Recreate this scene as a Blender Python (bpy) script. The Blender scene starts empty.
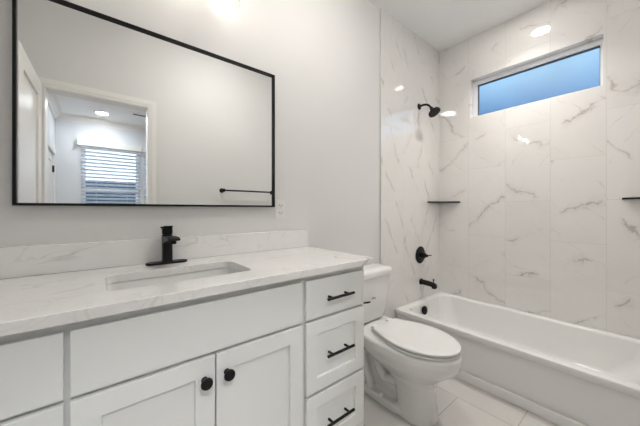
import bpy, bmesh, math, random
from mathutils import Vector, Matrix
S = bpy.context.scene
COL = S.collection
PI = math.pi

# ------------------------------------------------------------------ camera
CAM = (0.0, -1.365, 1.153)
YAW = 39.3
cd = bpy.data.cameras.new('camera'); cam = bpy.data.objects.new('camera', cd); COL.objects.link(cam)
cam.location = CAM
cam.rotation_euler = (PI/2, 0, -math.radians(YAW))
cd.sensor_width = 36; cd.lens = 36*271.5/640; cd.shift_y = -3.5/640
cd.clip_start = .02
S.camera = cam

# ------------------------------------------------------------------ world and exposure
S.view_settings.view_transform = 'Standard'
S.view_settings.look = 'None'
S.view_settings.gamma = 1
S.view_settings.use_curve_mapping = False
S.view_settings.exposure = 2.18
w = bpy.data.worlds.new('world'); S.world = w; w.use_nodes = True
nt = w.node_tree; nt.nodes.clear()
def N(nt, t, **k):
    n = nt.nodes.new(t)
    for a, b in k.items():
        if a == 'inp':
            for i, v in b.items(): n.inputs[i].default_value = v
        else: setattr(n, a, b)
    return n
tc = N(nt, 'ShaderNodeTexCoord'); sx = N(nt, 'ShaderNodeSeparateXYZ')
nt.links.new(tc.outputs['Generated'], sx.inputs[0])
# evening sky: blue to the east (+x), bright thin cloud to the south (-y)
rz = N(nt, 'ShaderNodeValToRGB')
rz.color_ramp.elements[0].position = 0.05; rz.color_ramp.elements[0].color = (.075, .2, .5, 1)
rz.color_ramp.elements[1].position = .40; rz.color_ramp.elements[1].color = (.40, .62, .80, 1)
e = rz.color_ramp.elements.new(.29); e.color = (.13, .28, .52, 1)
nt.links.new(sx.outputs['Z'], rz.inputs[0])
ry = N(nt, 'ShaderNodeMapRange', inp={1: .2, 2: .9, 3: 0, 4: 1})
my = N(nt, 'ShaderNodeMath', operation='MULTIPLY', inp={1: -1}); nt.links.new(sx.outputs['Y'], my.inputs[0])
nt.links.new(my.outputs[0], ry.inputs[0])
mx = N(nt, 'ShaderNodeMixRGB', inp={2: (1.35, 1.6, 1.95, 1)})
nt.links.new(ry.outputs[0], mx.inputs[0]); nt.links.new(rz.outputs[0], mx.inputs[1])
cn = N(nt, 'ShaderNodeTexNoise', inp={'Scale': 9, 'Detail': 3})
nt.links.new(tc.outputs['Generated'], cn.inputs['Vector'])
cm = N(nt, 'ShaderNodeMapRange', inp={1: .3, 2: .7, 3: .26, 4: .31}); nt.links.new(cn.outputs[0], cm.inputs[0])
bg = N(nt, 'ShaderNodeBackground'); wo = N(nt, 'ShaderNodeOutputWorld')
nt.links.new(mx.outputs[0], bg.inputs[0]); nt.links.new(cm.outputs[0], bg.inputs[1]); nt.links.new(bg.outputs[0], wo.inputs[0])

E_CAN = 12.0      # shower downlight
E_ROOM_FILL = 27.0     # added unseen fill lamp on the bathroom ceiling
E_BULB = 11.5     # vanity bulbs
E_DOOR_FILL = 84.0    # added unseen fill lamp just beyond the doorway
E_BED = 34.0    # bedroom downlights

P_CAN = 13.5     # beam of the shower downlight
# ------------------------------------------------------------------ dimensions
CZ = 2.74; BX = 2.665; WY = -1.52; LX = -.445
TX = 1.912        # front of the tub
DX0, DX1, DH = -.306, .350, 2.064   # door opening
BY0, BY1 = -1.64, -4.86; BLX = -.54; BRX = 3.6

# ------------------------------------------------------------------ materials
MATS = {}
def mat(name, col=(.8, .8, .8), rough=.5, metal=0, spec=.5, bump=0, bscale=200, coat=0, emit=None, estr=0):
    m = bpy.data.materials.new(name); m.use_nodes = True; nt = m.node_tree
    b = nt.nodes['Principled BSDF']
    b.inputs['Base Color'].default_value = (*col, 1); b.inputs['Roughness'].default_value = rough
    b.inputs['Metallic'].default_value = metal; b.inputs['Specular IOR Level'].default_value = spec
    b.inputs['Coat Weight'].default_value = coat; b.inputs['Coat Roughness'].default_value = .05
    if emit: b.inputs['Emission Color'].default_value = (*emit, 1); b.inputs['Emission Strength'].default_value = estr
    t = N(nt, 'ShaderNodeTexCoord')
    n = N(nt, 'ShaderNodeTexNoise', inp={'Scale': bscale, 'Detail': 3}); nt.links.new(t.outputs['Object'], n.inputs['Vector'])
    if bump:
        bp = N(nt, 'ShaderNodeBump', inp={'Strength': bump, 'Distance': .002}); nt.links.new(n.outputs[0], bp.inputs['Height'])
        nt.links.new(bp.outputs[0], b.inputs['Normal'])
    # slight variation of roughness so no surface is perfectly even
    n2 = N(nt, 'ShaderNodeTexNoise', inp={'Scale': 7, 'Detail': 4}); nt.links.new(t.outputs['Object'], n2.inputs['Vector'])
    mr = N(nt, 'ShaderNodeMapRange', inp={1: .3, 2: .7, 3: max(0, rough*.92), 4: min(1, rough*1.08)}); nt.links.new(n2.outputs[0], mr.inputs[0])
    nt.links.new(mr.outputs[0], b.inputs['Roughness'])
    MATS[name] = m
    return m
paint = mat('wall_paint', (.75, .745, .73), .65, spec=.3, bump=.25, bscale=260)
ceilp = mat('ceiling_paint', (.95, .95, .945), .8, spec=.2, bump=.15, bscale=300)
bedp = mat('bedroom_paint', (.72, .74, .76), .7, spec=.3, bump=.2, bscale=260)
trimw = mat('trim_white', (.84, .83, .80), .35)
cab = mat('cabinet_paint', (.83, .845, .825), .42, spec=.45)
cabdark = mat('cabinet_frame_paint', (.74, .75, .73), .5)
black = mat('matte_black', (.006, .006, .0065), .42, spec=.22)
porc = mat('porcelain', (.84, .835, .82), .09, coat=.5)
acryl = mat('tub_enamel', (.86, .855, .84), .14, coat=.6)
seatm = mat('seat_plastic', (.86, .855, .84), .2)
vinyl = mat('window_vinyl', (.85, .86, .88), .4)
chrome = mat('chrome', (.8, .8, .8), .12, metal=1)
mirror_m = mat('mirror_glass', (.93, .94, .935), .0, metal=1)
plastic = mat('outlet_plastic', (.78, .775, .76), .4)
slotm = mat('outlet_slot', (.08, .08, .08), .6)
caulk = mat('tile_trim', (.64, .63, .61), .5)
bulbm = mat('bulb_glow', (1, .95, .88), .4, emit=(1, .93, .85), estr=E_BULB)
canm = mat('downlight_glow', (1, .97, .93), .4, emit=(1, .96, .91), estr=E_CAN)
room_fill = mat('room_fill_glow', (1, .97, .93), .4, emit=(1, .96, .91), estr=E_ROOM_FILL)
door_fill = mat('doorway_fill_glow', (1, .97, .93), .4, emit=(.98, .98, 1), estr=E_DOOR_FILL)
bedcan = mat('bedroom_downlight_glow', (1, .97, .93), .4, emit=(.9, .95, 1), estr=E_BED)
blindm = mat('blind_slat', (.85, .88, .92), .5)
wood = mat('oak_floor', (.36, .25, .16), .45, bump=.1, bscale=40)
roofm = mat('roof_shingle', (.07, .10, .15), .9, bump=.6, bscale=60)
siding = mat('house_siding', (.16, .22, .30), .8)
grass = mat('lawn', (.08, .12, .05), 1, bump=.5, bscale=30)
greym = mat('grey_print', (.35, .35, .35), .5)

def glass_mat(name, tint, ior=1.45, rough=0.0):
    m = bpy.data.materials.new(name); m.use_nodes = True; nt = m.node_tree; nt.nodes.clear()
    tr = N(nt, 'ShaderNodeBsdfTransparent', inp={0: (*tint, 1)}); gl = N(nt, 'ShaderNodeBsdfGlossy', inp={0: (1, 1, 1, 1), 1: rough})
    lw = N(nt, 'ShaderNodeLayerWeight', inp={0: .5}); fr = N(nt, 'ShaderNodeMath', operation='MULTIPLY_ADD', inp={1: ior-1, 2: .02}); pw = N(nt, 'ShaderNodeMath', operation='POWER', inp={1: 4}); mx = N(nt, 'ShaderNodeMixShader'); o = N(nt, 'ShaderNodeOutputMaterial')
    nt.links.new(lw.outputs['Facing'], pw.inputs[0]); nt.links.new(pw.outputs[0], fr.inputs[0]); nt.links.new(fr.outputs[0], mx.inputs[0]); nt.links.new(tr.outputs[0], mx.inputs[1]); nt.links.new(gl.outputs[0], mx.inputs[2])
    nt.links.new(mx.outputs[0], o.inputs[0]); return m
pane_m = glass_mat('window_glass', (.96, .98, 1))
obscure_m = glass_mat('obscure_glass', (.96, .98, 1), 1.45, .55)
shade_m = glass_mat('clear_shade_glass', (.93, .93, .93), 1.35)

def MM(nt, op, a, b=None, c=None):
    n = nt.nodes.new('ShaderNodeMath'); n.operation = op
    for i, v in enumerate((a, b, c)):
        if v is None: continue
        if isinstance(v, (int, float)): n.inputs[i].default_value = v
        else: nt.links.new(v, n.inputs[i])
    return n.outputs[0]

def veins(nt, vec, scale, width, seedscale=1.0, dist=1.2, stretch=(1, 1, 1), rot=(.6, .5, .7)):
    """thin lines where a distorted noise crosses one half, faded in and out by a second noise"""
    mp = N(nt, 'ShaderNodeMapping'); mp.inputs['Scale'].default_value = stretch
    mp.inputs['Rotation'].default_value = rot
    nt.links.new(vec, mp.inputs[0])
    n = N(nt, 'ShaderNodeTexNoise', inp={'Scale': scale, 'Detail': 3.5, 'Roughness': .5, 'Distortion': dist}); nt.links.new(mp.outputs[0], n.inputs['Vector'])
    d = MM(nt, 'ABSOLUTE', MM(nt, 'SUBTRACT', n.outputs[0], .5))
    mr = N(nt, 'ShaderNodeMapRange', inp={1: 0, 2: width, 3: 1, 4: 0}); nt.links.new(d, mr.inputs[0])
    n2 = N(nt, 'ShaderNodeTexNoise', inp={'Scale': scale*1.3*seedscale, 'Detail': 2}); nt.links.new(vec, n2.inputs['Vector'])
    m2 = N(nt, 'ShaderNodeMapRange', inp={1: .46, 2: .66, 3: 0, 4: 1}); nt.links.new(n2.outputs[0], m2.inputs[0])
    return MM(nt, 'MULTIPLY', mr.outputs[0], m2.outputs[0])

def tile_mat(name, uaxis, uo, uw, vaxis, vh, vo=0, base=(.80, .785, .765), grout=(.60, .585, .56), rough=.045,
             vein_col=(.50, .47, .44), gw=.0022, vstr=.85, rot=(.65, 0, 0), vslope=.75, ior=1.85):
    m = bpy.data.materials.new(name); m.use_nodes = True; nt = m.node_tree; b = nt.nodes['Principled BSDF']
    L = nt.links.new
    t = N(nt, 'ShaderNodeTexCoord'); s = N(nt, 'ShaderNodeSeparateXYZ'); L(t.outputs['Object'], s.inputs[0])
    u = MM(nt, 'DIVIDE', MM(nt, 'ADD', s.outputs[uaxis], uo), uw)
    ci = MM(nt, 'FLOOR', u); fu = MM(nt, 'FRACT', u)
    par = MM(nt, 'MULTIPLY', MM(nt, 'FLOORED_MODULO', ci, 2), .5)
    v = MM(nt, 'ADD', MM(nt, 'DIVIDE', MM(nt, 'ADD', s.outputs[vaxis], vo), vh), par)
    ri = MM(nt, 'FLOOR', v); fv = MM(nt, 'FRACT', v)
    du = MM(nt, 'MULTIPLY', MM(nt, 'MINIMUM', fu, MM(nt, 'SUBTRACT', 1, fu)), uw)
    dv = MM(nt, 'MULTIPLY', MM(nt, 'MINIMUM', fv, MM(nt, 'SUBTRACT', 1, fv)), vh)
    dd = MM(nt, 'MINIMUM', du, dv)
    g = N(nt, 'ShaderNodeMapRange', inp={1: gw*.5, 2: gw*1.1, 3: 1, 4: 0}); L(dd, g.inputs[0])
    cx = N(nt, 'ShaderNodeCombineXYZ'); L(ci, cx.inputs[0]); L(ri, cx.inputs[1])
    wn = N(nt, 'ShaderNodeTexWhiteNoise', noise_dimensions='3D'); L(cx.outputs[0], wn.inputs['Vector'])
    sc = N(nt, 'ShaderNodeVectorMath', operation='SCALE'); sc.inputs['Scale'].default_value = 9; L(wn.outputs['Color'], sc.inputs[0])
    ad = N(nt, 'ShaderNodeVectorMath', operation='ADD'); L(sc.outputs[0], ad.inputs[0]); L(t.outputs['Object'], ad.inputs[1])
    sg = MM(nt, 'SUBTRACT', MM(nt, 'MULTIPLY', MM(nt, 'GREATER_THAN', wn.outputs['Value'], .42), 2), 1)
    s2 = N(nt, 'ShaderNodeSeparateXYZ'); L(ad.outputs[0], s2.inputs[0])
    def bands(freq, slope, wob, nscale, width, lo, hi, sgn):
        ln = MM(nt, 'ADD', s2.outputs[vaxis], MM(nt, 'MULTIPLY', MM(nt, 'MULTIPLY', s2.outputs[uaxis], sgn), slope))
        nn = N(nt, 'ShaderNodeTexNoise', inp={'Scale': nscale, 'Detail': 7, 'Roughness': .58}); L(ad.outputs[0], nn.inputs['Vector'])
        ph = MM(nt, 'FRACT', MM(nt, 'ADD', MM(nt, 'MULTIPLY', ln, freq), MM(nt, 'MULTIPLY', nn.outputs[0], wob)))
        d = MM(nt, 'ABSOLUTE', MM(nt, 'SUBTRACT', ph, .5))
        mk = N(nt, 'ShaderNodeTexNoise', inp={'Scale': nscale*1.6, 'Detail': 2}); L(sc.outputs[0], mk.inputs['Vector'])
        av = N(nt, 'ShaderNodeVectorMath', operation='MULTIPLY'); av.inputs[1].default_value = (1.7, 1.7, 1.7); L(ad.outputs[0], av.inputs[0]); L(av.outputs[0], mk.inputs['Vector'])
        mm = N(nt, 'ShaderNodeMapRange', inp={1: lo, 2: hi, 3: 0, 4: 1}); L(mk.outputs[0], mm.inputs[0])
        a1 = N(nt, 'ShaderNodeMapRange', inp={1: 0, 2: width, 3: 1, 4: 0}); L(d, a1.inputs[0])
        a2 = N(nt, 'ShaderNodeMapRange', inp={1: 0, 2: width*6, 3: 1, 4: 0}); L(d, a2.inputs[0])
        return MM(nt, 'MULTIPLY', a1.outputs[0], mm.outputs[0]), MM(nt, 'MULTIPLY', MM(nt, 'POWER', a2.outputs[0], 1.6), mm.outputs[0])
    v1, vh_ = bands(2.3, vslope, 1.3, 2.2, .022, .44, .60, sg)
    v2, _h = bands(4.5, vslope*1.5, 1.6, 3.1, .030, .46, .66, MM(nt, 'MULTIPLY', sg, -1))
    cl = N(nt, 'ShaderNodeTexNoise', inp={'Scale': 2.2, 'Detail': 4}); L(ad.outputs[0], cl.inputs['Vector'])
    tot = MM(nt, 'ADD', MM(nt, 'MULTIPLY', v1, vstr), MM(nt, 'MULTIPLY', v2, vstr*.55))
    tot = MM(nt, 'MINIMUM', MM(nt, 'ADD', tot, MM(nt, 'MULTIPLY', vh_, vstr*.42)), 1)
    m1 = N(nt, 'ShaderNodeMixRGB', inp={1: (*base, 1), 2: (base[0]*.965, base[1]*.96, base[2]*.955, 1)}); 
    cr = N(nt, 'ShaderNodeMapRange', inp={1: .42, 2: .62, 3: 0, 4: 1}); L(cl.outputs[0], cr.inputs[0]); L(cr.outputs[0], m1.inputs[0])
    m2 = N(nt, 'ShaderNodeMixRGB', inp={2: (*vein_col, 1)}); L(tot, m2.inputs[0]); L(m1.outputs[0], m2.inputs[1])
    m3 = N(nt, 'ShaderNodeMixRGB', inp={2: (*grout, 1)}); L(g.outputs[0], m3.inputs[0]); L(m2.outputs[0], m3.inputs[1])
    L(m3.outputs[0], b.inputs['Base Color'])
    rr = N(nt, 'ShaderNodeMapRange', inp={1: 0, 2: 1, 3: rough, 4: .7}); L(g.outputs[0], rr.inputs[0]); L(rr.outputs[0], b.inputs['Roughness'])
    bp = N(nt, 'ShaderNodeBump', invert=True, inp={'Strength': .35, 'Distance': .0015}); L(g.outputs[0], bp.inputs['Height']); L(bp.outputs[0], b.inputs['Normal'])
    b.inputs['IOR'].default_value = ior
    return m
UO = .012
tile_right = tile_mat('marble_tile_right', 1, 1.76, .2945, 2, .61, .305)     # columns run along y
tile_back = tile_mat('marble_tile_back', 0, -1.732+.6, .3, 2, .61, -.005, vslope=1.8)
tile_floor = tile_mat('floor_tile', 0, .12, .61, 1, .61, base=(.68, .66, .635), grout=(.45, .43, .41), rough=.3, ior=1.45,
                      vein_col=(.45, .425, .40), gw=.003, vstr=.25, rot=(0, 0, .7))

def quartz(name, base=(.89, .88, .86)):
    m = bpy.data.materials.new(name); m.use_nodes = True; nt = m.node_tree; b = nt.nodes['Principled BSDF']; L = nt.links.new
    t = N(nt, 'ShaderNodeTexCoord')
    a = veins(nt, t.outputs['Object'], 2.3, .016, 1.3, 1.5, (.6, 1.2, 1.2)); c = veins(nt, t.outputs['Object'], 7, .02, .8, 1.2)
    tot = MM(nt, 'MINIMUM', MM(nt, 'ADD', MM(nt, 'MULTIPLY', a, .6), MM(nt, 'MULTIPLY', c, .28)), 1)
    cl = N(nt, 'ShaderNodeTexNoise', inp={'Scale': 5, 'Detail': 6}); L(t.outputs['Object'], cl.inputs['Vector'])
    cr = N(nt, 'ShaderNodeMapRange', inp={1: .4, 2: .65, 3: 0, 4: 1}); L(cl.outputs[0], cr.inputs[0])
    m1 = N(nt, 'ShaderNodeMixRGB', inp={1: (*base, 1), 2: (base[0]*.95, base[1]*.95, base[2]*.955, 1)}); L(cr.outputs[0], m1.inputs[0])
    m2 = N(nt, 'ShaderNodeMixRGB', inp={2: (.42, .40, .38, 1)}); L(tot, m2.inputs[0]); L(m1.outputs[0], m2.inputs[1])
    L(m2.outputs[0], b.inputs['Base Color']); b.inputs['Roughness'].default_value = .13; b.inputs['Coat Weight'].default_value = .3
    b.inputs['Coat Roughness'].default_value = .06
    return m
quartz_m = quartz('white_quartz')

# ------------------------------------------------------------------ helpers
def obj(name, bm, m, parent=None, smooth=False, bevel=0, segs=2):
    me = bpy.data.meshes.new(name); bmesh.ops.recalc_face_normals(bm, faces=bm.faces); bm.to_mesh(me); bm.free()
    if smooth:
        for p in me.polygons: p.use_smooth = True
    o = bpy.data.objects.new(name, me); COL.objects.link(o); me.materials.append(m)
    if parent: o.parent = parent
    if bevel:
        md = o.modifiers.new('bevel', 'BEVEL'); md.width = bevel; md.segments = segs; md.limit_method = 'ANGLE'; md.angle_limit = math.radians(40)
        md.harden_normals = False
    if smooth:
        md = o.modifiers.new('ws', 'WEIGHTED_NORMAL'); md.keep_sharp = True
        me.set_sharp_from_angle(angle=math.radians(42))
    return o
def tag(o, label, cat, group=None):
    o['label'] = label; o['category'] = cat
    if group: o['group'] = group
    return o
def thing(name, label, cat, loc=(0, 0, 0), group=None):
    o = bpy.data.objects.new(name, None); COL.objects.link(o); o.location = loc; o.empty_display_size = .1
    return tag(o, label, cat, group)
def struct(o, label=None, cat=None):
    o['kind'] = 'structure'
    if label: o['label'] = label
    if cat: o['category'] = cat
    return o
def box(bm, x0, x1, y0, y1, z0, z1, off=(0, 0, 0)):
    vs = [bm.verts.new((x-off[0], y-off[1], z-off[2])) for x in (x0, x1) for y in (y0, y1) for z in (z0, z1)]
    for f in ((0, 1, 3, 2), (4, 6, 7, 5), (0, 4, 5, 1), (2, 3, 7, 6), (0, 2, 6, 4), (1, 5, 7, 3)):
        bm.faces.new([vs[i] for i in f])
    return vs
def B(*boxes, off=(0, 0, 0)):
    bm = bmesh.new()
    for b in boxes: box(bm, *b, off=off)
    return bm
def cyl(bm, p0, p1, r0, r1=None, n=28, caps=True):
    r1 = r0 if r1 is None else r1
    p0, p1 = Vector(p0), Vector(p1); d = (p1-p0).normalized()
    a = d.orthogonal().normalized(); c = d.cross(a)
    A = [bm.verts.new(p0+(a*math.cos(t)+c*math.sin(t))*r0) for t in [2*PI*i/n for i in range(n)]]
    Bv = [bm.verts.new(p1+(a*math.cos(t)+c*math.sin(t))*r1) for t in [2*PI*i/n for i in range(n)]]
    for i in range(n): bm.faces.new((A[i], A[(i+1) % n], Bv[(i+1) % n], Bv[i]))
    if caps: bm.faces.new(A[::-1]); bm.faces.new(Bv)
    return bm
def revolve(bm, prof, origin, axis=(0, 0, 1), n=36, caps=True):
    """profile of (radius, distance along the axis)"""
    o = Vector(origin); d = Vector(axis).normalized(); a = d.orthogonal().normalized(); c = d.cross(a)
    rings = []
    for r, h in prof:
        rings.append([bm.verts.new(o+d*h+(a*math.cos(2*PI*i/n)+c*math.sin(2*PI*i/n))*r) for i in range(n)])
    for A, Bv in zip(rings, rings[1:]):
        for i in range(n): bm.faces.new((A[i], A[(i+1) % n], Bv[(i+1) % n], Bv[i]))
    if caps: bm.faces.new(rings[0][::-1]); bm.faces.new(rings[-1])
    return bm
def tube(bm, pts, r, n=16):
    pts = [Vector(p) for p in pts]; rings = []
    rr = r if isinstance(r, (list, tuple)) else [r]*len(pts)
    prev = None
    for i, p in enumerate(pts):
        d = (pts[min(i+1, len(pts)-1)]-pts[max(i-1, 0)]).normalized()
        if prev is None: a = d.orthogonal().normalized()
        else: a = (prev-d*prev.dot(d)).normalized()
        prev = a; c = d.cross(a)
        rings.append([bm.verts.new(p+(a*math.cos(2*PI*k/n)+c*math.sin(2*PI*k/n))*rr[i]) for k in range(n)])
    for A, Bv in zip(rings, rings[1:]):
        for i in range(n): bm.faces.new((A[i], A[(i+1) % n], Bv[(i+1) % n], Bv[i]))
    bm.faces.new(rings[0][::-1]); bm.faces.new(rings[-1])
    return bm
def bez(p0, p1, p2, p3, n=14):
    p0, p1, p2, p3 = map(Vector, (p0, p1, p2, p3))
    return [p0*(1-t)**3+p1*3*t*(1-t)**2+p2*3*t*t*(1-t)+p3*t**3 for t in [i/n for i in range(n+1)]]
def rrect(x0, x1, y0, y1, r, n=6):
    pts = []
    for cx, cy, a0 in ((x1-r, y1-r, 0), (x0+r, y1-r, 90), (x0+r, y0+r, 180), (x1-r, y0+r, 270)):
        for i in range(n+1):
            a = math.radians(a0+90*i/n); pts.append((cx+r*math.cos(a), cy+r*math.sin(a)))
    return pts
def loft(bm, rings, cap0=True, cap1=True, closed=False):
    R = [[bm.verts.new(p) for p in ring] for ring in rings]
    n = len(R[0])
    for A, Bv in zip(R, R[1:]):
        for i in range(n): bm.faces.new((A[i], A[(i+1) % n], Bv[(i+1) % n], Bv[i]))
    if closed:
        A, Bv = R[-1], R[0]
        for i in range(n): bm.faces.new((A[i], A[(i+1) % n], Bv[(i+1) % n], Bv[i]))
    else:
        if cap0: bm.faces.new(R[0][::-1])
        if cap1: bm.faces.new(R[-1])
    return bm
def plate_hole(bm, axis, a0, a1, b0, b1, holes, c0, c1):
    """slab with rectangular holes; axis = the thin direction (x or y); a, b span the slab"""
    xs = sorted({a0, a1, *[h[0] for h in holes], *[h[1] for h in holes]})
    zs = sorted({b0, b1, *[h[2] for h in holes], *[h[3] for h in holes]})
    def P(a, b, c): return (c, a, b) if axis == 'x' else ((a, c, b) if axis == 'y' else (a, b, c))
    solid = lambda i, j: 0 <= i < len(xs)-1 and 0 <= j < len(zs)-1 and not any(h[0]-1e-6 <= (xs[i]+xs[i+1])/2 <= h[1] and h[2] <= (zs[j]+zs[j+1])/2 <= h[3] for h in holes)
    vc = {}
    def V(i, j, k):
        if (i, j, k) not in vc: vc[(i, j, k)] = bm.verts.new(P(xs[i], zs[j], (c0, c1)[k]))
        return vc[(i, j, k)]
    for i in range(len(xs)-1):
        for j in range(len(zs)-1):
            if not solid(i, j): continue
            for k in (0, 1): bm.faces.new((V(i, j, k), V(i+1, j, k), V(i+1, j+1, k), V(i, j+1, k)))
            if not solid(i-1, j): bm.faces.new((V(i, j, 0), V(i, j+1, 0), V(i, j+1, 1), V(i, j, 1)))
            if not solid(i+1, j): bm.faces.new((V(i+1, j, 0), V(i+1, j+1, 0), V(i+1, j+1, 1), V(i+1, j, 1)))
            if not solid(i, j-1): bm.faces.new((V(i, j, 0), V(i+1, j, 0), V(i+1, j, 1), V(i, j, 1)))
            if not solid(i, j+1): bm.faces.new((V(i, j+1, 0), V(i+1, j+1, 0), V(i+1, j+1, 1), V(i, j+1, 1)))
    return bm

# ------------------------------------------------------------------ bathroom shell
WIN = (-1.155, -.305, 2.0, 2.35)
TH = .15
struct(obj('floor', B((LX-TH, BX+TH, WY-.06, TH, -.1, 0)), tile_floor))
struct(obj('ceiling', B((LX-TH, BX+TH, WY-.12, TH, CZ, CZ+.1)), ceilp))
struct(obj('wall_back', B((LX-TH, BX+TH, 0, TH, 0, CZ)), paint))
struct(obj('wall_left', B((LX-.094, LX, BY0, 0, 0, CZ)), paint))
struct(obj('wall_right', plate_hole(bmesh.new(), 'x', BY0, 0, 0, CZ, [WIN], BX, BX+TH), tile_right))
struct(obj('wall_front', plate_hole(bmesh.new(), 'y', LX, BX, 0, CZ, [(DX0, DX1, 0, DH)], BY0, WY), paint))
# tile skins of the alcove
struct(obj('wall_tile_back', B((1.732, BX, -.011, 0, 0, CZ)), tile_back))
struct(obj('wall_tile_front', B((1.732, BX, WY, WY+.011, 0, CZ)), tile_back))
struct(obj('trim_1', B((1.7285, 1.732, -.0118, 0, .0, CZ)), caulk))
struct(obj('trim_2', B((1.7285, 1.732, WY, WY+.0118, .0, CZ)), caulk))
# baseboards
struct(obj('baseboard_back', B((.985, 1.728, -.014, 0, 0, .11)), trimw, bevel=.003))
struct(obj('baseboard_front', B((DX1+.09, 1.728, WY, WY+.014, 0, .11)), trimw, bevel=.003))
struct(obj('baseboard_left', B((LX, LX+.014, -1.5, -.55, 0, .11)), trimw, bevel=.003))

# bathroom window: vinyl frame set deep in the tiled opening
y0, y1, z0, z1 = WIN
w1 = obj('window_1', plate_hole(bmesh.new(), 'x', y0, y1, z0, z1, [(y0+.018, y1-.035, z0+.022, z1-.04)], BX+.06, BX+.115), vinyl, bevel=.003)
struct(w1)
obj('glazing_bead', plate_hole(bmesh.new(), 'x', y0+.0185, y1-.0355, z0+.0225, z1-.0405, [(y0+.022, y1-.039, z0+.026, z1-.046)], BX+.072, BX+.10), slotm, w1)
obj('pane', B((BX+.080, BX+.085, y0+.0225, y1-.0395, z0+.0265, z1-.0465)), obscure_m, w1)

# ------------------------------------------------------------------ doorway
def casing(name, ysign, y):
    ya, yb = (y, y+.018*ysign) if ysign > 0 else (y+.018*ysign, y)
    w = .062
    bm = bmesh.new()
    x0, x1 = DX0-w, DX1+w
    for k, (a, t) in enumerate(((0, .012), (.012, .018))):
        ya2, yb2 = (y, y+t*ysign) if ysign > 0 else (y+t*ysign, y)
        i = 0 if k == 0 else .022
        plate_hole(bm, 'y', x0+(0 if k == 0 else 0), x1, 0, DH+w, [(DX0-w+ (w if k==0 else w-i), DX1+w-(w if k==0 else w-i), 0, DH+(0 if k == 0 else i))], ya2, yb2)
    return struct(obj(name, bm, trimw))
casing('trim_3', 1, WY)
casing('trim_4', -1, BY0)
struct(obj('trim_5', B((DX0, DX0+.004, BY0, WY, 0, DH), (DX1-.004, DX1, BY0, WY, 0, DH), (DX0+.004, DX1-.004, BY0, WY, DH-.004, DH)), trimw))

# door leaf, swung open square into the room
dr = bpy.data.objects.new('door_1', None); COL.objects.link(dr); dr.location = (DX0-.012, WY+.022, 0); dr.rotation_euler = (0, 0, math.radians(1.1)); struct(dr)
DW = .66; DT = .035
def shaker(name, u0, u1, z0, z1, depth, rail, m, parent, axis='y', face=0.0, sign=-1, recess=.008, off=(0, 0, 0), bevel=.0015, rail_tb=None):
    """frame and panel front; axis = thin direction, face = outer face coordinate, sign = outward direction"""
    rt = rail_tb or rail
    bm = bmesh.new()
    f0, f1 = face, face-sign*depth
    lo, hi = min(f0, f1), max(f0, f1)
    plate_hole(bm, axis, u0, u1, z0, z1, [(u0+rail, u1-rail, z0+rt, z1-rt)] if rail else [], lo, hi)
    o = obj(name, bm, m, parent, bevel=bevel)
    if off != (0, 0, 0): pass
    return o
bm = bmesh.new()
hs = [(.11, DW-.11, .22, .92), (.11, DW-.11, 1.05, 1.96)]
plate_hole(bm, 'x', 0, DW, .012, 2.075, hs, -DT, 0)
for h in hs:
    box(bm, -DT+.012, -.012, h[0], h[1], h[2], h[3])
obj('leaf', bm, trimw, dr, bevel=.002)
for s in (1, -1):
    xx = 0 if s > 0 else -DT
    bm = bmesh.new(); revolve(bm, [(.026, 0), (.026, .006), (.012, .012), (.010, .04), (.024, .05), (.027, .062), (.018, .072)], (xx, DW-.06, .95), (s, 0, 0))
    obj('door_knob', bm, black, dr, smooth=True)
for z in (.25, 1.05, 1.83):
    obj('hinge', cyl(bmesh.new(), (-DT/2+.008, -.010, z-.045), (-DT/2+.008, -.010, z+.045), .006, n=12), black, dr, smooth=True)

# ------------------------------------------------------------------ bedroom behind
struct(obj('floor_bedroom', B((BLX-TH, BRX+TH, BY1-TH, BY0+.06, -.1, 0)), wood))
struct(obj('ceiling_bedroom', B((BLX-TH, BRX+TH, BY1-TH, BY0+.0, CZ, CZ+.1)), ceilp))
W2 = [(-.20, .60, .75, 2.26), (.70, 1.50, .75, 2.26)]
struct(obj('wall_bedroom_far', plate_hole(bmesh.new(), 'y', BLX, BRX, 0, CZ, W2, BY1-TH, BY1), bedp))
struct(obj('wall_bedroom_left', plate_hole(bmesh.new(), 'x', BY1-TH, BY0, 0, CZ, [(-4.62, -3.86, 0, 2.03)], BLX-TH, BLX), bedp))
struct(obj('wall_bedroom_right', B((BRX, BRX+TH, BY1-TH, BY0, 0, CZ)), bedp))
struct(obj('wall_bedroom_near', B((BX, BRX, BY0, BY0+.1, 0, CZ)), bedp))
# crown moulding
def crown(name, p0, p1, inward):
    p0, p1, q = Vector(p0), Vector(p1), Vector(inward)
    prof = [(0, 0), (.095, 0), (.09, -.014), (.062, -.03), (.03, -.068), (.014, -.092), (.012, -.11), (0, -.11)]
    bm = bmesh.new()
    loft(bm, [[p+q*a+Vector((0, 0, CZ+b)) for a, b in prof] for p in (p0, p1)])
    return struct(obj(name, bm, trimw))
crown('trim_6', (BLX, BY1, 0), (BRX, BY1, 0), (0, 1, 0))
crown('trim_7', (BLX, BY1, 0), (BLX, BY0, 0), (1, 0, 0))
crown('trim_8', (BLX, BY0, 0), (BRX, BY0, 0), (0, -1, 0))
crown('trim_9', (BRX, BY1, 0), (BRX, BY0, 0), (-1, 0, 0))
struct(obj('baseboard_bedroom', B((BLX, BRX, BY1, BY1+.014, 0, .12)), trimw))
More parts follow.
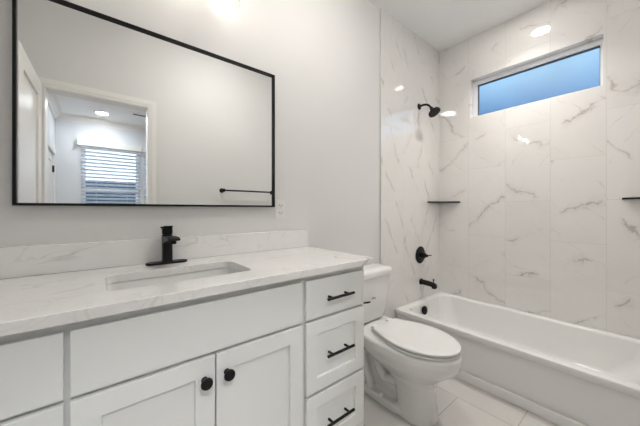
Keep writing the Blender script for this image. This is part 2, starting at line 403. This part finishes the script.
# closet door on the bedroom's left wall
d2 = obj('door_2', plate_hole(bmesh.new(), 'x', -4.62, -3.86, 0.01, 2.03, [(-4.52, -3.96, .2, .9), (-4.52, -3.96, 1.05, 1.9)], BLX-.05, BLX-.012), trimw, bevel=.003); struct(d2)
obj('panel', B((BLX-.04, BLX-.025, -4.52, -3.96, .2, .9), (BLX-.04, BLX-.025, -4.52, -3.96, 1.05, 1.9)), trimw, d2)
for z in (.3, 1.05, 1.79):
    obj('hinge', B((BLX-.0119, BLX+.012, -4.62, -4.59, z-.05, z+.05)), black, d2)
bm = plate_hole(bmesh.new(), 'x', -4.70, -3.78, 0, 2.11, [(-4.62, -3.86, 0, 2.03)], BLX, BLX+.02)
struct(obj('trim_10', bm, trimw))
# bedroom windows and blinds
for i, (a, b, c, d) in enumerate(W2):
    wn_ = obj('window_%d' % (i+2), plate_hole(bmesh.new(), 'y', a, b, c, d, [(a+.035, b-.035, c+.035, (c+d)/2-.015), (a+.035, b-.035, (c+d)/2+.015, d-.035)], BY1-.12, BY1-.07), vinyl); struct(wn_)
    obj('pane', B((a+.035, b-.035, BY1-.10, BY1-.095, c+.035, (c+d)/2-.015)), pane_m, wn_)
    obj('pane', B((a+.035, b-.035, BY1-.10, BY1-.095, (c+d)/2+.015, d-.035)), pane_m, wn_)
    t = thing('window_blind', ('wider-looking white slat blind left of the window mullion in the mirror' if i == 0 else
                               'white horizontal slat blind cut off by the door casing in the mirror'), 'blind', ((a+b)/2, BY1+.035, 2.26), group='bedroom window blinds')
    hw = (b-a)/2
    obj('headrail', B((-hw-(.07 if i == 0 else .04), hw+(.045 if i == 0 else .07), -.034, .035, -.015, .09)), trimw, t, bevel=.004)
    bm = bmesh.new(); z = -.05
    while z > -1.5:
        vs = box(bm, -hw-.02, hw+.02, -.028, .028, z-.0015, z+.0015)
        bmesh.ops.rotate(bm, verts=vs, cent=(0, 0, z), matrix=Matrix.Rotation(math.radians(28), 3, 'X'))
        z -= .062
    obj('slats', bm, blindm, t)
    bm = bmesh.new()
    for x in (-hw*.55, hw*.55): cyl(bm, (x, .031, -1.5), (x, .031, 0), .002, n=6)
    obj('cord', bm, trimw, t)
    obj('bottom_rail', B((-hw-.02, hw+.02, -.028, .028, -1.54, -1.515)), trimw, t)

def downlight(x, y, glow, label, R=.085, name='recessed_light', group=None, beam=0, dome=0):
    t = thing(name, label, 'light', (x, y, CZ), group)
    bm = bmesh.new(); revolve(bm, [(R*.78, -.004), (R*.8, -.0095), (R, -.006), (R*1.03, -.001), (R*.78, -.001)], (0, 0, 0), n=40, caps=False)
    obj('trim_ring', bm, trimw, t, smooth=True)
    obj('diffuser', revolve(bmesh.new(), [(R*.76, -.0015), (R*.76, -.0045)] if not dome else [(R, -.007), (R*.99, -dome*.6), (R*.85, -dome*.88), (R*.5, -dome*.98), (R*.1, -dome)], (0, 0, 0), n=40), glow, t, smooth=bool(dome))
    if beam:
        ld = bpy.data.lights.new('downlight_beam', 'SPOT'); lo = bpy.data.objects.new('downlight_beam', ld); COL.objects.link(lo); lo.parent = t
        lo.location = (0, 0, -.012); ld.energy = beam; ld.spot_size = math.radians(112); ld.spot_blend = 1; ld.shadow_soft_size = .035; ld.color = (1, .965, .92)
    return t
downlight(2.29, -.745, canm, 'round recessed downlight in the ceiling over the bathtub', .085, beam=P_CAN)
downlight(.054, -4.39, bedcan, 'round recessed downlight in the bedroom ceiling near the blinds, seen in the mirror', .10)
downlight(.9, -.76, room_fill, 'added out-of-view dome fill light on the ceiling in front of the vanity', .085, dome=.045)  # extra lamp for even room light; the dome spills sideways onto ceiling and walls
downlight(-.08, -2.30, door_fill, 'added out-of-view fill light on the bedroom ceiling just beyond the bathroom doorway', .12)  # extra lamp, lights the cabinet fronts through the door opening
downlight(2.3, -2.5, bedcan, 'round recessed downlight in the bedroom ceiling away from the blinds', .10)

# ceiling fan in the bedroom
t = thing('ceiling_fan', 'dark bladed bedroom ceiling fan, blade tip showing beside the door casing in the mirror', 'ceiling fan', (1.06, -3.2, CZ))
obj('downrod', revolve(bmesh.new(), [(.065, 0), (.06, -.04), (.014, -.06), (.014, -.20), (.03, -.21)][::-1], (0, 0, 0)), black, t, smooth=True)
obj('motor', revolve(bmesh.new(), [(.05, -.20), (.10, -.22), (.105, -.30), (.07, -.33)][::-1], (0, 0, 0)), black, t, smooth=True)
obj('lamp_bowl', revolve(bmesh.new(), [(.06, -.33), (.09, -.345), (.085, -.39), (.04, -.42), (.005, -.425)][::-1], (0, 0, 0)), plastic, t, smooth=True)
for k in range(5):
    a = math.radians(180+72*k)
    bm = bmesh.new()
    vs = box(bm, .17, .68, -.065, .065, -.006, .006)
    vs += box(bm, .09, .2, -.02, .02, -.006, .006)
    bmesh.ops.rotate(bm, verts=vs, cent=(0, 0, 0), matrix=Matrix.Rotation(math.radians(18), 3, 'X'))
    bmesh.ops.rotate(bm, verts=vs, cent=(0, 0, 0), matrix=Matrix.Rotation(a, 3, 'Z'))
    bmesh.ops.translate(bm, verts=vs, vec=(0, 0, -.27))
    obj('blade', bm, black, t, bevel=.002)

# outside
struct(obj('ground', B((-25, 25, -40, BY1-TH-.02, -.6, -.5)), grass))
t = thing('neighbour_house', 'dark roofed house outside the bedroom blinds, seen in the mirror', 'house', (1.0, -16, -.5))
obj('wall', B((-7, 7, -4, 4, 0, 1.9)), siding, t)
bm = bmesh.new()
loft(bm, [[(x, -4.5, 1.9), (x, 4.5, 1.9), (x*.85, 0, 3.05)] for x in (-7.4, 7.4)])
obj('roof', bm, roofm, t)
for a, b in ((-5, -3.6), (2, 3.4)): obj('window', B((a, b, 4.0, 4.04, .7, 1.6)), slotm, t)

# ------------------------------------------------------------------ mirror
MX0, MX1, MZ0, MZ1 = -.2195, .770, 1.1665, 1.907
t = thing('framed_mirror', 'wide rectangular wall mirror in a thin black frame above the vanity', 'mirror', ((MX0+MX1)/2, 0, MZ0))
hw = (MX1-MX0)/2; hh = MZ1-MZ0
obj('frame', plate_hole(bmesh.new(), 'y', -hw, hw, 0, hh, [(-hw+.009, hw-.009, .009, hh-.009)], -.026, -.002), black, t, bevel=.001)
obj('mirror_glass', B((-hw+.0085, hw-.0085, -.014, -.004, .0085, hh-.0085)), mirror_m, t)

# ------------------------------------------------------------------ vanity light
t = thing('vanity_light', 'three-lamp wall light with clear glass shades above the mirror', 'wall light', (.27, 0, 2.315))
obj('backplate', B((-.30, .30, -.022, -.001, -.03, .03)), black, t, bevel=.004)
for dx in (-.20, 0, .20):
    a = obj('arm', tube(bmesh.new(), bez((dx, -.02, 0), (dx, -.09, .0), (dx, -.12, .02), (dx, -.12, -.035)), .007), black, t, smooth=True)
    obj('socket', revolve(bmesh.new(), [(.012, -.005), (.024, -.012), (.024, -.05), (.018, -.055)][::-1], (dx, -.12, -.02)), black, t, smooth=True)
    bm = bmesh.new()
    revolve(bm, [(.024, -.045), (.030, -.05), (.042, -.075), (.048, -.11), (.052, -.198), (.0535, -.20), (.055, -.198), (.051, -.11), (.045, -.073), (.032, -.046), (.024, -.043)], (dx, -.12, 0), n=48, caps=False)
    s = obj('glass_shade', bm, shade_m, t, smooth=True)
    obj('bulb', revolve(bmesh.new(), [(.002, -.122), (.008, -.120), (.012, -.114), (.0135, -.106), (.012, -.095), (.010, -.08), (.010, -.07)], (dx, -.12, 0)), bulbm, t, smooth=True)

# ------------------------------------------------------------------ outlet
t = thing('outlet_plate', 'white electrical outlet plate on the wall at the mirror corner', 'outlet', (.818, 0, 1.155))
obj('cover', B((-.036, .036, -.006, -.0005, -.058, .058)), plastic, t, bevel=.002)
for s in (-1, 1):
    bm = bmesh.new(); box(bm, -.017, .017, -.008, -.0055, s*.021-.014, s*.021+.014); r = obj('receptacle', bm, plastic, t, bevel=.003)
    obj('slot', B((-.009, -.0062, -.0085, -.007, s*.021-.003, s*.021+.006), (.0062, .009, -.0085, -.007, s*.021-.003, s*.021+.006), (-.0025, .0025, -.0085, -.007, s*.021-.010, s*.021-.006)), slotm, r)

# ------------------------------------------------------------------ vanity cabinet
CX0, CX1 = -.443, .977
CT = .925; CB = CT-.029
FY = -.515; FR = -.497   # door faces, face-frame plane
t = thing('vanity_cabinet', 'light grey painted vanity cabinet with slab and shaker fronts under the white countertop', 'cabinet', (.27, 0, 0))
ox = .27
def bb(name, m, *bs, parent=t, bevel=0): return obj(name, B(*[(b[0]-ox, b[1]-ox, *b[2:]) for b in bs]), m, parent, bevel=bevel)
bb('carcass', cab, (CX0, CX0+.016, FR, -.002, .10, CB), (CX1-.016, CX1, FR, -.002, .0, CB), (CX0+.016, CX1-.016, FR, -.002, .10, .118),
   (CX0+.016, CX1-.016, -.012, -.002, .118, CB), (-.075, -.06, FR, -.012, .118, CB), (.61, .625, FR, -.012, .118, CB))
bm = plate_hole(bmesh.new(), 'y', CX0-ox, CX1-ox, .10, CB, [(-.40-ox, -.085-ox, .18, .68), (-.035-ox, .59-ox, .18, .68), (.645-ox, .94-ox, .18, .68),], FR-.0005, FR+.018)
obj('face_frame', bm, cabdark, t)
bb('toe_kick', cabdark, (CX0, CX1-.016, -.44, -.425, 0, .10))
G = .0022
def front(name, x0, x1, z0, z1, rail=0):
    bm = bmesh.new()
    if rail:
        plate_hole(bm, 'y', x0-ox, x1-ox, z0, z1, [(x0+rail-ox, x1-rail-ox, z0+rail, z1-rail)], FY, FR-.001)
        box(bm, x0+rail-ox, x1-rail-ox, FY+.009, FR-.002, z0+rail, z1-rail)
    else: box(bm, x0-ox, x1-ox, FY, FR-.001, z0, z1)
    return obj(name, bm, cab, t, bevel=.0016)
def pull(parent, cx, cz, L=.150):
    cx -= .006
    bm = bmesh.new(); cyl(bm, (cx-L/2-ox, FY-.030, cz), (cx+L/2-ox, FY-.030, cz), .0058, n=16)
    for s in (-1, 1): cyl(bm, (cx+s*L*.31-ox, FY-.0005, cz), (cx+s*L*.31-ox, FY-.03, cz), .005, n=12)
    return obj('handle', bm, black, parent, smooth=True)
def knob(parent, cx, cz):
    bm = revolve(bmesh.new(), [(.0095, .0005), (.0075, .004), (.0065, .012), (.010, .017), (.0165, .022), (.0175, .026), (.0155, .031), (.009, .0335), (.002, .034)], (cx-ox, FY, cz), (0, -1, 0))
    return obj('knob', bm, black, parent, smooth=True)
ZT0, ZT1, Z2, Z1b, Z0 = .872, .718, .706, .427, .185
for (a, b) in ((-.395, -.0605), (.628, .961)):
    c = (a+b)/2
    pull(front('drawer', a, b, ZT1, ZT0), c, .792)
    pull(front('drawer', a, b, .421, .706, .055), c, .563)
    pull(front('drawer', a, b, .172, .409, .055), c, .284)
front('false_front', -.0495, .610, ZT1, ZT0)
knob(front('door', -.0495, .2795, Z0, .706, .057), .2475, .642)
knob(front('door', .2835, .610, Z0, .706, .057), .315, .642)

# countertop with sink cut-out
SX0, SX1, SY0, SY1 = .020, .455, -.415, -.172
def ring_at(pts, z): return [(x, y, z) for x, y in pts]
bm = bmesh.new()
TX0, TX1, TY0 = LX+.001, 1.005, -.538
inner = rrect(SX0, SX1, SY0, SY1, .035, 8)
n = len(inner)
# outer ring with as many points as the inner: project each inner point outwards on the rectangle
def outer_pt(p, c):
    dx, dy = p[0]-c[0], p[1]-c[1]
    k = min((((TX1-c[0]) if dx > 0 else (TX0-c[0]))/dx) if abs(dx) > 1e-9 else 1e9, (((-.001-c[1]) if dy > 0 else (TY0-c[1]))/dy) if abs(dy) > 1e-9 else 1e9)
    return (c[0]+dx*k, c[1]+dy*k)
def slab(bm, z, flip):
    O = [bm.verts.new((x, y, z)) for x, y in ((TX0, TY0), (TX1, TY0), (TX1, -.001), (TX0, -.001))]
    I = [bm.verts.new((x, y, z)) for x, y in inner]
    es = [bm.edges.new((O[i], O[(i+1) % 4])) for i in range(4)] + [bm.edges.new((I[i], I[(i+1) % n])) for i in range(n)]
    bmesh.ops.triangle_fill(bm, use_beauty=True, edges=es)
    return O, I
O1, I1 = slab(bm, CT, 0); O0, I0 = slab(bm, CB+.0005, 1)
for A, Bv, k in ((O0, O1, 4), (I0, I1, n)):
    for i in range(k): bm.faces.new((A[i], A[(i+1) % k], Bv[(i+1) % k], Bv[i]))
ct = tag(obj('countertop', bm, quartz_m, bevel=.0022), 'white veined quartz countertop on the grey vanity with a sink cut-out', 'countertop')
tag(obj('backsplash', B((TX0, TX1, -.021, -.0008, CT+.0005, CT+.104)), quartz_m, bevel=.0018), 'low white veined quartz backsplash strip behind the faucet', 'backsplash')

# sink
t = thing('undermount_sink', 'white rectangular undermount sink set below the countertop', 'sink', ((SX0+SX1)/2, (SY0+SY1)/2, CB-.15))
hx, hy = (SX1-SX0)/2, (SY1-SY0)/2
bm = bmesh.new(); R = []
Hs = .1495
for (g, z, r) in ((.03, Hs, .06), (.006, Hs, .04), (.003, Hs-.006, .038), (-.004, Hs-.05, .04), (-.012, .05, .035), (-.03, .02, .04), (-.055, .008, .035), (-.10, .002, .02)):
    R.append([(x, y, z) for x, y in rrect(-hx-g, hx+g, -hy-g, hy+g, r, 6)])
for (g, z, r) in ((-.10, -.008, .02), (-.03, -.004, .04), (0, .05, .035), (.012, Hs-.02, .03), (.03, Hs-.008, .05)):
    R.append([(x, y, z) for x, y in rrect(-hx-g, hx+g, -hy-g, hy+g, r, 6)])
# inner floor cap
bmv = [[bm.verts.new(p) for p in ring] for ring in R]
k = len(bmv[0])
for idx in range(len(bmv)):
    if idx == 7: continue
    A, Bv = bmv[idx], bmv[(idx+1) % len(bmv)]
    for i in range(k): bm.faces.new((A[i], A[(i+1) % k], Bv[(i+1) % k], Bv[i]))
bm.faces.new(bmv[7]); bm.faces.new(bmv[8][::-1])
obj('basin', bm, porc, t, smooth=True)
obj('drain', revolve(bmesh.new(), [(.004, .004), (.022, .0045), (.0245, .003), (.0245, .0012)], (0, 0, .001)), black, t, smooth=True)

# faucet
FX, FYY = .228, -.062
t = thing('basin_faucet', 'matte black single-lever faucet with deck plate behind the sink', 'faucet', (FX, FYY, CT))
bm = bmesh.new(); rp = rrect(-.078, .078, -.026, .026, .0255, 8)
loft(bm, [[(x*.995, y*.99, .0005) for x, y in rp], [(x, y, .002) for x, y in rp], [(x, y, .005) for x, y in rp], [(x*.985, y*.96, .008) for x, y in rp]])
obj('deck_plate', bm, black, t, smooth=True)
bm = bmesh.new()
cs = rrect(-.0185, .0185, -.0195, .0195, .008, 5)
loft(bm, [[(x*1.12, y*1.12, .008) for x, y in cs], [(x*1.0, y*1.0, .014) for x, y in cs], [(x, y, .118) for x, y in cs], [(x*.93, y*.93, .122) for x, y in cs]])
obj('body', bm, black, t, smooth=True)
bm = bmesh.new(); rings = []
for (y, z, hgt, wd) in ((-.012, .100, .034, .0205), (-.03, .103, .030, .0205), (-.07, .109, .022, .0205), (-.11, .112, .016, .0215), (-.137, .112, .011, .022), (-.142, .111, .006, .020)):
    rings.append([(x, y, z+q) for x, q in rrect(-wd, wd, -hgt/2, hgt/2, min(.003, hgt*.3), 3)])
loft(bm, rings); sp = obj('spout', bm, black, t, smooth=True)
obj('aerator', cyl(bmesh.new(), (0, -.124, .094), (0, -.124, .108), .010, n=20), black, sp, smooth=True)
bm = bmesh.new()
loft(bm, [[(x*.9, y*.9, .1235) for x, y in cs], [(x, y, .127) for x, y in cs], [(x, y, .146) for x, y in cs], [(x*.95, y*.95, .150) for x, y in cs]])
vs = box(bm, -.0175, .0175, -.024, .030, .149, .156)
bmesh.ops.rotate(bm, verts=vs, cent=(0, 0, .150), matrix=Matrix.Rotation(math.radians(-10), 3, 'X'))
vs = box(bm, -.025, -.004, -.006, .006, .150, .156)
obj('lever', bm, black, t, smooth=True, bevel=.0015)

# ------------------------------------------------------------------ toilet
TXC = 1.405
t = thing('toilet', 'white two-piece toilet with closed lid between vanity and bathtub', 'toilet', (TXC, 0, 0))
def egg(cy_front, cy_back, hw, z, n=48, sq=2.3, sh=.62):
    """outline with a rounded front (towards -y) and a squarer back"""
    pts = []; L = cy_back-cy_front; ymid = cy_front+L*sh
    for i in range(n):
        a = 2*PI*i/n; c, s = math.cos(a), math.sin(a)
        if s < 0:
            x = hw*math.copysign(abs(c)**(2/2.15), c); y = ymid-(ymid-cy_front)*abs(s)**(2/2.15)
        else:
            x = hw*math.copysign(abs(c)**(2/3.2), c); y = ymid+(cy_back-ymid)*abs(s)**(2/3.2)
        pts.append((x, y, z))
    return pts
bm = bmesh.new()
# front pedestal and bowl
loft(bm, [egg(-.632, -.42, .105, .0, sh=.5), egg(-.632, -.42, .103, .03, sh=.5), egg(-.627, -.42, .097, .07, sh=.5), egg(-.624, -.41, .095, .14, sh=.5), egg(-.626, -.38, .101, .19, sh=.5),
          egg(-.645, -.33, .124, .232, sh=.52), egg(-.688, -.27, .152, .268, sh=.55), egg(-.728, -.22, .175, .30, sh=.58), egg(-.750, -.20, .186, .325, sh=.6), egg(-.758, -.19, .190, .36, sh=.6),
          egg(-.756, -.18, .188, .392, sh=.6), egg(-.742, -.18, .176, .403, sh=.6)])
# deck under the tank
loft(bm, [[(x, y, z) for x, y in rrect(-h, h, -.30, -.03, .04)] for h, z in ((.10, .27), (.155, .32), (.175, .36), (.178, .392), (.172, .398))])
# foot flange
loft(bm, [[(x, y, z) for x, y in rrect(-h, h, -.50, -.12, .05)] for h, z in ((.108, .0), (.106, .028), (.098, .038))])
# trapway
for s in (-1, 1):
    path = [Vector((s*q[2], q[0], q[1])) for q in ((-.46, .20, .05), (-.40, .155, .062), (-.345, .145, .068), (-.31, .19, .070), (-.29, .25, .070), (-.24, .285, .068), (-.19, .26, .066), (-.175, .20, .066), (-.20, .13, .066), (-.225, .08, .062), (-.23, .02, .06))]
    tube(bm, path, .029)
loft(bm, [[(x, y, z) for x, y in rrect(-.040, .040, -.45, -.14, .03)] for z in (.02, .33)])
bw = obj('bowl', bm, porc, t, smooth=True)
bw.modifiers.clear()
md = bw.modifiers.new('remesh', 'REMESH'); md.mode = 'VOXEL'; md.voxel_size = .006; md.use_smooth_shade = True
md = bw.modifiers.new('smooth', 'SMOOTH'); md.iterations = 3; md.factor = .6
# seat and lid
def seat_ring(f, b, hw, z, hb=.70, n=30):
    """elongated seat outline: round front, sides tapering to a straight back with small round corners"""
    L = b-f; ym = f+L*.52; half = []
    for i in range(n+1):
        a = PI/2*i/n; half.append((hw*math.sin(a)**1.0, ym-(ym-f)*math.cos(a)))
    r = .03; yb = b-r
    for i in range(1, 9):
        q = i/8; w_ = hw*(1-(1-hb)*(q*q*(1.6-.6*q))); half.append((w_, ym+(yb-ym)*q))
    wb = half[-1][0]
    for i in range(1, 7):
        a = PI/2*i/6; half.append((wb-r+r*math.cos(a), yb+r*math.sin(a)))
    return [(x, y, z) for x, y in half[1:]]+[(-x, y, z) for x, y in half[::-1][:-1]]+[(0, f, z)]
def lofts(*rs): return loft(bmesh.new(), rs)
obj('seat', lofts(seat_ring(-.742, -.300, .170, .405), seat_ring(-.748, -.296, .176, .408), seat_ring(-.748, -.296, .176, .415), seat_ring(-.744, -.298, .172, .417)), seatm, t, smooth=True)
obj('lid', lofts(seat_ring(-.744, -.294, .171, .4215), seat_ring(-.750, -.290, .176, .4245), seat_ring(-.750, -.290, .177, .4335), seat_ring(-.742, -.294, .170, .4395), seat_ring(-.70, -.32, .134, .442), seat_ring(-.6, -.39, .06, .443)), seatm, t, smooth=True)
for s in (-1, 1):
    obj('hinge', B((s*.075-.022, s*.075+.022, -.292, -.262, .402, .436)), seatm, t, bevel=.006, segs=3)
    obj('bolt_cap', revolve(bmesh.new(), [(.016, 0), (.0155, .008), (.011, .014), (.003, .017)], (s*.088, -.33, .036)), seatm, t, smooth=True)
# tank
def tank_ring(hw, yf, z, r=.045, bow=.012):
    pts = rrect(-hw, hw, yf, -.022, r, 8)
    return [(x, y-(bow*(1-(x/hw)**2) if y < -.12 else 0), z) for x, y in pts]
bm = bmesh.new()
loft(bm, [tank_ring(.155, -.165, .402, .03), tank_ring(.168, -.178, .415), tank_ring(.178, -.188, .47), tank_ring(.196, -.200, .60), tank_ring(.206, -.204, .702)])
obj('tank', bm, porc, t, smooth=True)
bm = bmesh.new()
loft(bm, [tank_ring(.208, -.206, .7025), tank_ring(.217, -.215, .708), tank_ring(.219, -.218, .730), tank_ring(.216, -.214, .745), tank_ring(.203, -.200, .755), tank_ring(.15, -.16, .759, .03)])
obj('tank_lid', bm, porc, t, smooth=True)
bm = revolve(bmesh.new(), [(.013, .0), (.013, .008), (.009, .012)], (-.118, -.209, .567), (0, -1, 0))
tube(bm, [(-.118, -.222, .567), (-.105, -.226, .567), (-.085, -.228, .565), (-.062, -.228, .563)], [.005, .0055, .006, .005], 10)
obj('flush_lever', bm, black, t, smooth=True)
bm = bmesh.new()
for k in range(3): 
    cyl(bm, (-.02+k*.012, -.2105, .572+.003*(k % 2)), (-.02+k*.012, -.217, .572+.003*(k % 2)), .0045, n=14)
obj('maker_mark', bm, greym, t)

# ------------------------------------------------------------------ bathtub
RZ = .329
t = thing('bathtub', 'white alcove bathtub with flat apron along the marble tile wall', 'bathtub', ((TX+BX)/2, WY/2, 0))
xa, xb, ya, yb = TX-(TX+BX)/2, BX-.0015-(TX+BX)/2, WY+.0125-WY/2, -.0125-WY/2
bm = bmesh.new()
def rr(a, b, c, d, z, r=.012): return [(x, y, z) for x, y in rrect(xa+a, xb-b, ya+c, yb-d, r, 6)]
rings = [rr(.012, 0, 0, 0, .0), rr(.012, 0, 0, 0, .050), rr(.016, 0, 0, 0, .052), rr(.016, 0, 0, 0, RZ-.05), rr(.002, 0, 0, 0, RZ-.035), rr(0, 0, 0, 0, RZ-.012), rr(.004, 0, .002, .002, RZ-.003), rr(.012, .002, .006, .006, RZ),
         rr(.060, .035, .07, .045, RZ-.001, .09), rr(.070, .042, .08, .052, RZ-.007, .10), rr(.076, .047, .088, .058, RZ-.02, .10),
         rr(.085, .055, .12, .072, RZ-.12, .11), rr(.105, .075, .20, .10, .10, .13), rr(.135, .105, .26, .14, .065, .13), rr(.19, .16, .33, .2, .052, .11)]
loft(bm, rings)
tub = obj('shell', bm, acryl, t, smooth=True)
obj('apron_skirt', B((xa-.010, xa+.0115, ya, yb, 0, .058)), acryl, t, bevel=.004)
cyt = -WY/2  # offset: local y of the vanity wall
bm = revolve(bmesh.new(), [(.034, 0), (.037, .006), (.036, .014), (.030, .018), (.003, .019)], (2.235-(TX+BX)/2, cyt-.0865, .262), (0, -1, .12))
obj('overflow_plate', bm, black, t, smooth=True)
obj('drain', revolve(bmesh.new(), [(.03, 0), (.03, .003), (.02, .006), (.003, .007)], (2.29-(TX+BX)/2, cyt-.30, .052)), black, t, smooth=True)

# ------------------------------------------------------------------ shower fittings
YT = -.0115
t = thing('showerhead', 'matte black shower head on a curved arm high on the marble wall', 'shower head', (2.285, YT, 2.098))
obj('flange', revolve(bmesh.new(), [(.029, 0), (.028, .004), (.018, .012), (.012, .014)], (0, 0, 0), (0, -1, 0)), black, t, smooth=True)
arm = bez((0, -.006, 0), (0, -.065, .010), (0, -.095, -.005), (0, -.118, -.05), 14)
obj('arm', tube(bmesh.new(), arm, .0095), black, t, smooth=True)
d = Vector((0, -.55, -.83)).normalized()
obj('head', revolve(bmesh.new(), [(.013, -.012), (.016, .0), (.016, .018), (.028, .026), (.049, .036), (.053, .046), (.052, .056), (.044, .058)], Vector((0, -.120, -.052)), d), black, t, smooth=True)
t = thing('shower_valve', 'matte black round shower valve trim with lever handle above the tub spout', 'shower valve', (2.302, YT, .735))
obj('escutcheon', revolve(bmesh.new(), [(.078, 0), (.079, .004), (.074, .008), (.03, .011)], (0, 0, 0), (0, -1, 0), n=48), black, t, smooth=True)
bm = revolve(bmesh.new(), [(.026, .010), (.026, .045), (.022, .05), (.014, .052), (.014, .07), (.010, .075)], (0, 0, 0), (0, -1, 0))
cyl(bm, (0, -.062, 0), (.075, -.068, -.004), .006, .0045, n=12)
obj('handle', bm, black, t, smooth=True)
t = thing('tub_spout', 'matte black tub spout with diverter knob over the bathtub rim', 'tub spout', (2.315, YT, .487))
bm = bmesh.new(); rings = []
for (y, z, r) in ((0, 0, .030), (-.008, 0, .030), (-.012, 0, .025), (-.08, -.003, .0245), (-.12, -.007, .024), (-.142, -.012, .021), (-.15, -.018, .014)):
    rings.append([(r*math.cos(a), y, z+r*.95*math.sin(a)) for a in [2*PI*i/28 for i in range(28)]])
loft(bm, rings); box(bm, -.014, .014, -.143, -.112, -.038, -.015)
sp = obj('spout', bm, black, t, smooth=True)
obj('diverter_knob', revolve(bmesh.new(), [(.004, 0), (.004, .02), (.008, .022), (.008, .032), (.004, .034)], (0, -.122, .012)), black, t, smooth=True)

# corner shelves: black triangular metal
def shelf(cx, cy, sy, label, L=.235, M_=.20):
    t = thing('corner_shelf', label, 'shelf', (cx, cy, 1.224), group='black corner shelves')
    bm = bmesh.new()
    # slotted plate: wall flanges and straight bars parallel to the front edge
    box(bm, -L, 0, min(0, sy*.012), max(0, sy*.012), 0, .004); box(bm, -.012, 0, min(sy*.012, sy*M_), max(sy*.012, sy*M_), 0, .004)
    for k in range(8):
        f0 = 1-.125*k; f1 = f0-(.085 if k == 0 else .065)
        if f1 <= .08: break
        pts = [(-L*f0, sy*.004), (-.004, sy*M_*f0), (-.004, sy*M_*f1), (-L*f1, sy*.004)]
        loft(bm, [[(x, y, z) for x, y in pts] for z in (.0005, .0042)])
    obj('plate', bm, black, t)
    bm = bmesh.new(); loft(bm, [[(x, y, z) for x, y in [(-L-.002, sy*.001), (-.001, sy*(M_+.002)), (-.001, sy*(M_-.003)), (-L+.003, sy*.001)]] for z in (-.006, .006)])
    obj('lip', bm, black, t)
shelf(BX-.0005, YT-.0005, -1, 'thin black corner shelf in the corner beside the shower fittings')
shelf(BX-.0005, WY+.0115, 1, 'thin black corner shelf at the far right edge, below the window end', .235, .265)

# towel bar on the door wall
t = thing('towel_bar', 'black towel bar on the wall behind the camera, seen low in the mirror', 'towel bar', (1.30, WY, 1.352))
obj('bar', cyl(bmesh.new(), (-.305, .062, 0), (.305, .062, 0), .008), black, t, smooth=True)
for s in (-1, 1):
    obj('bracket', revolve(bmesh.new(), [(.024, .0005), (.024, .007), (.011, .011), (.011, .052), (.0165, .054), (.0165, .072), (.012, .075)], (s*.295, 0, 0), (0, 1, 0)), black, t, smooth=True)
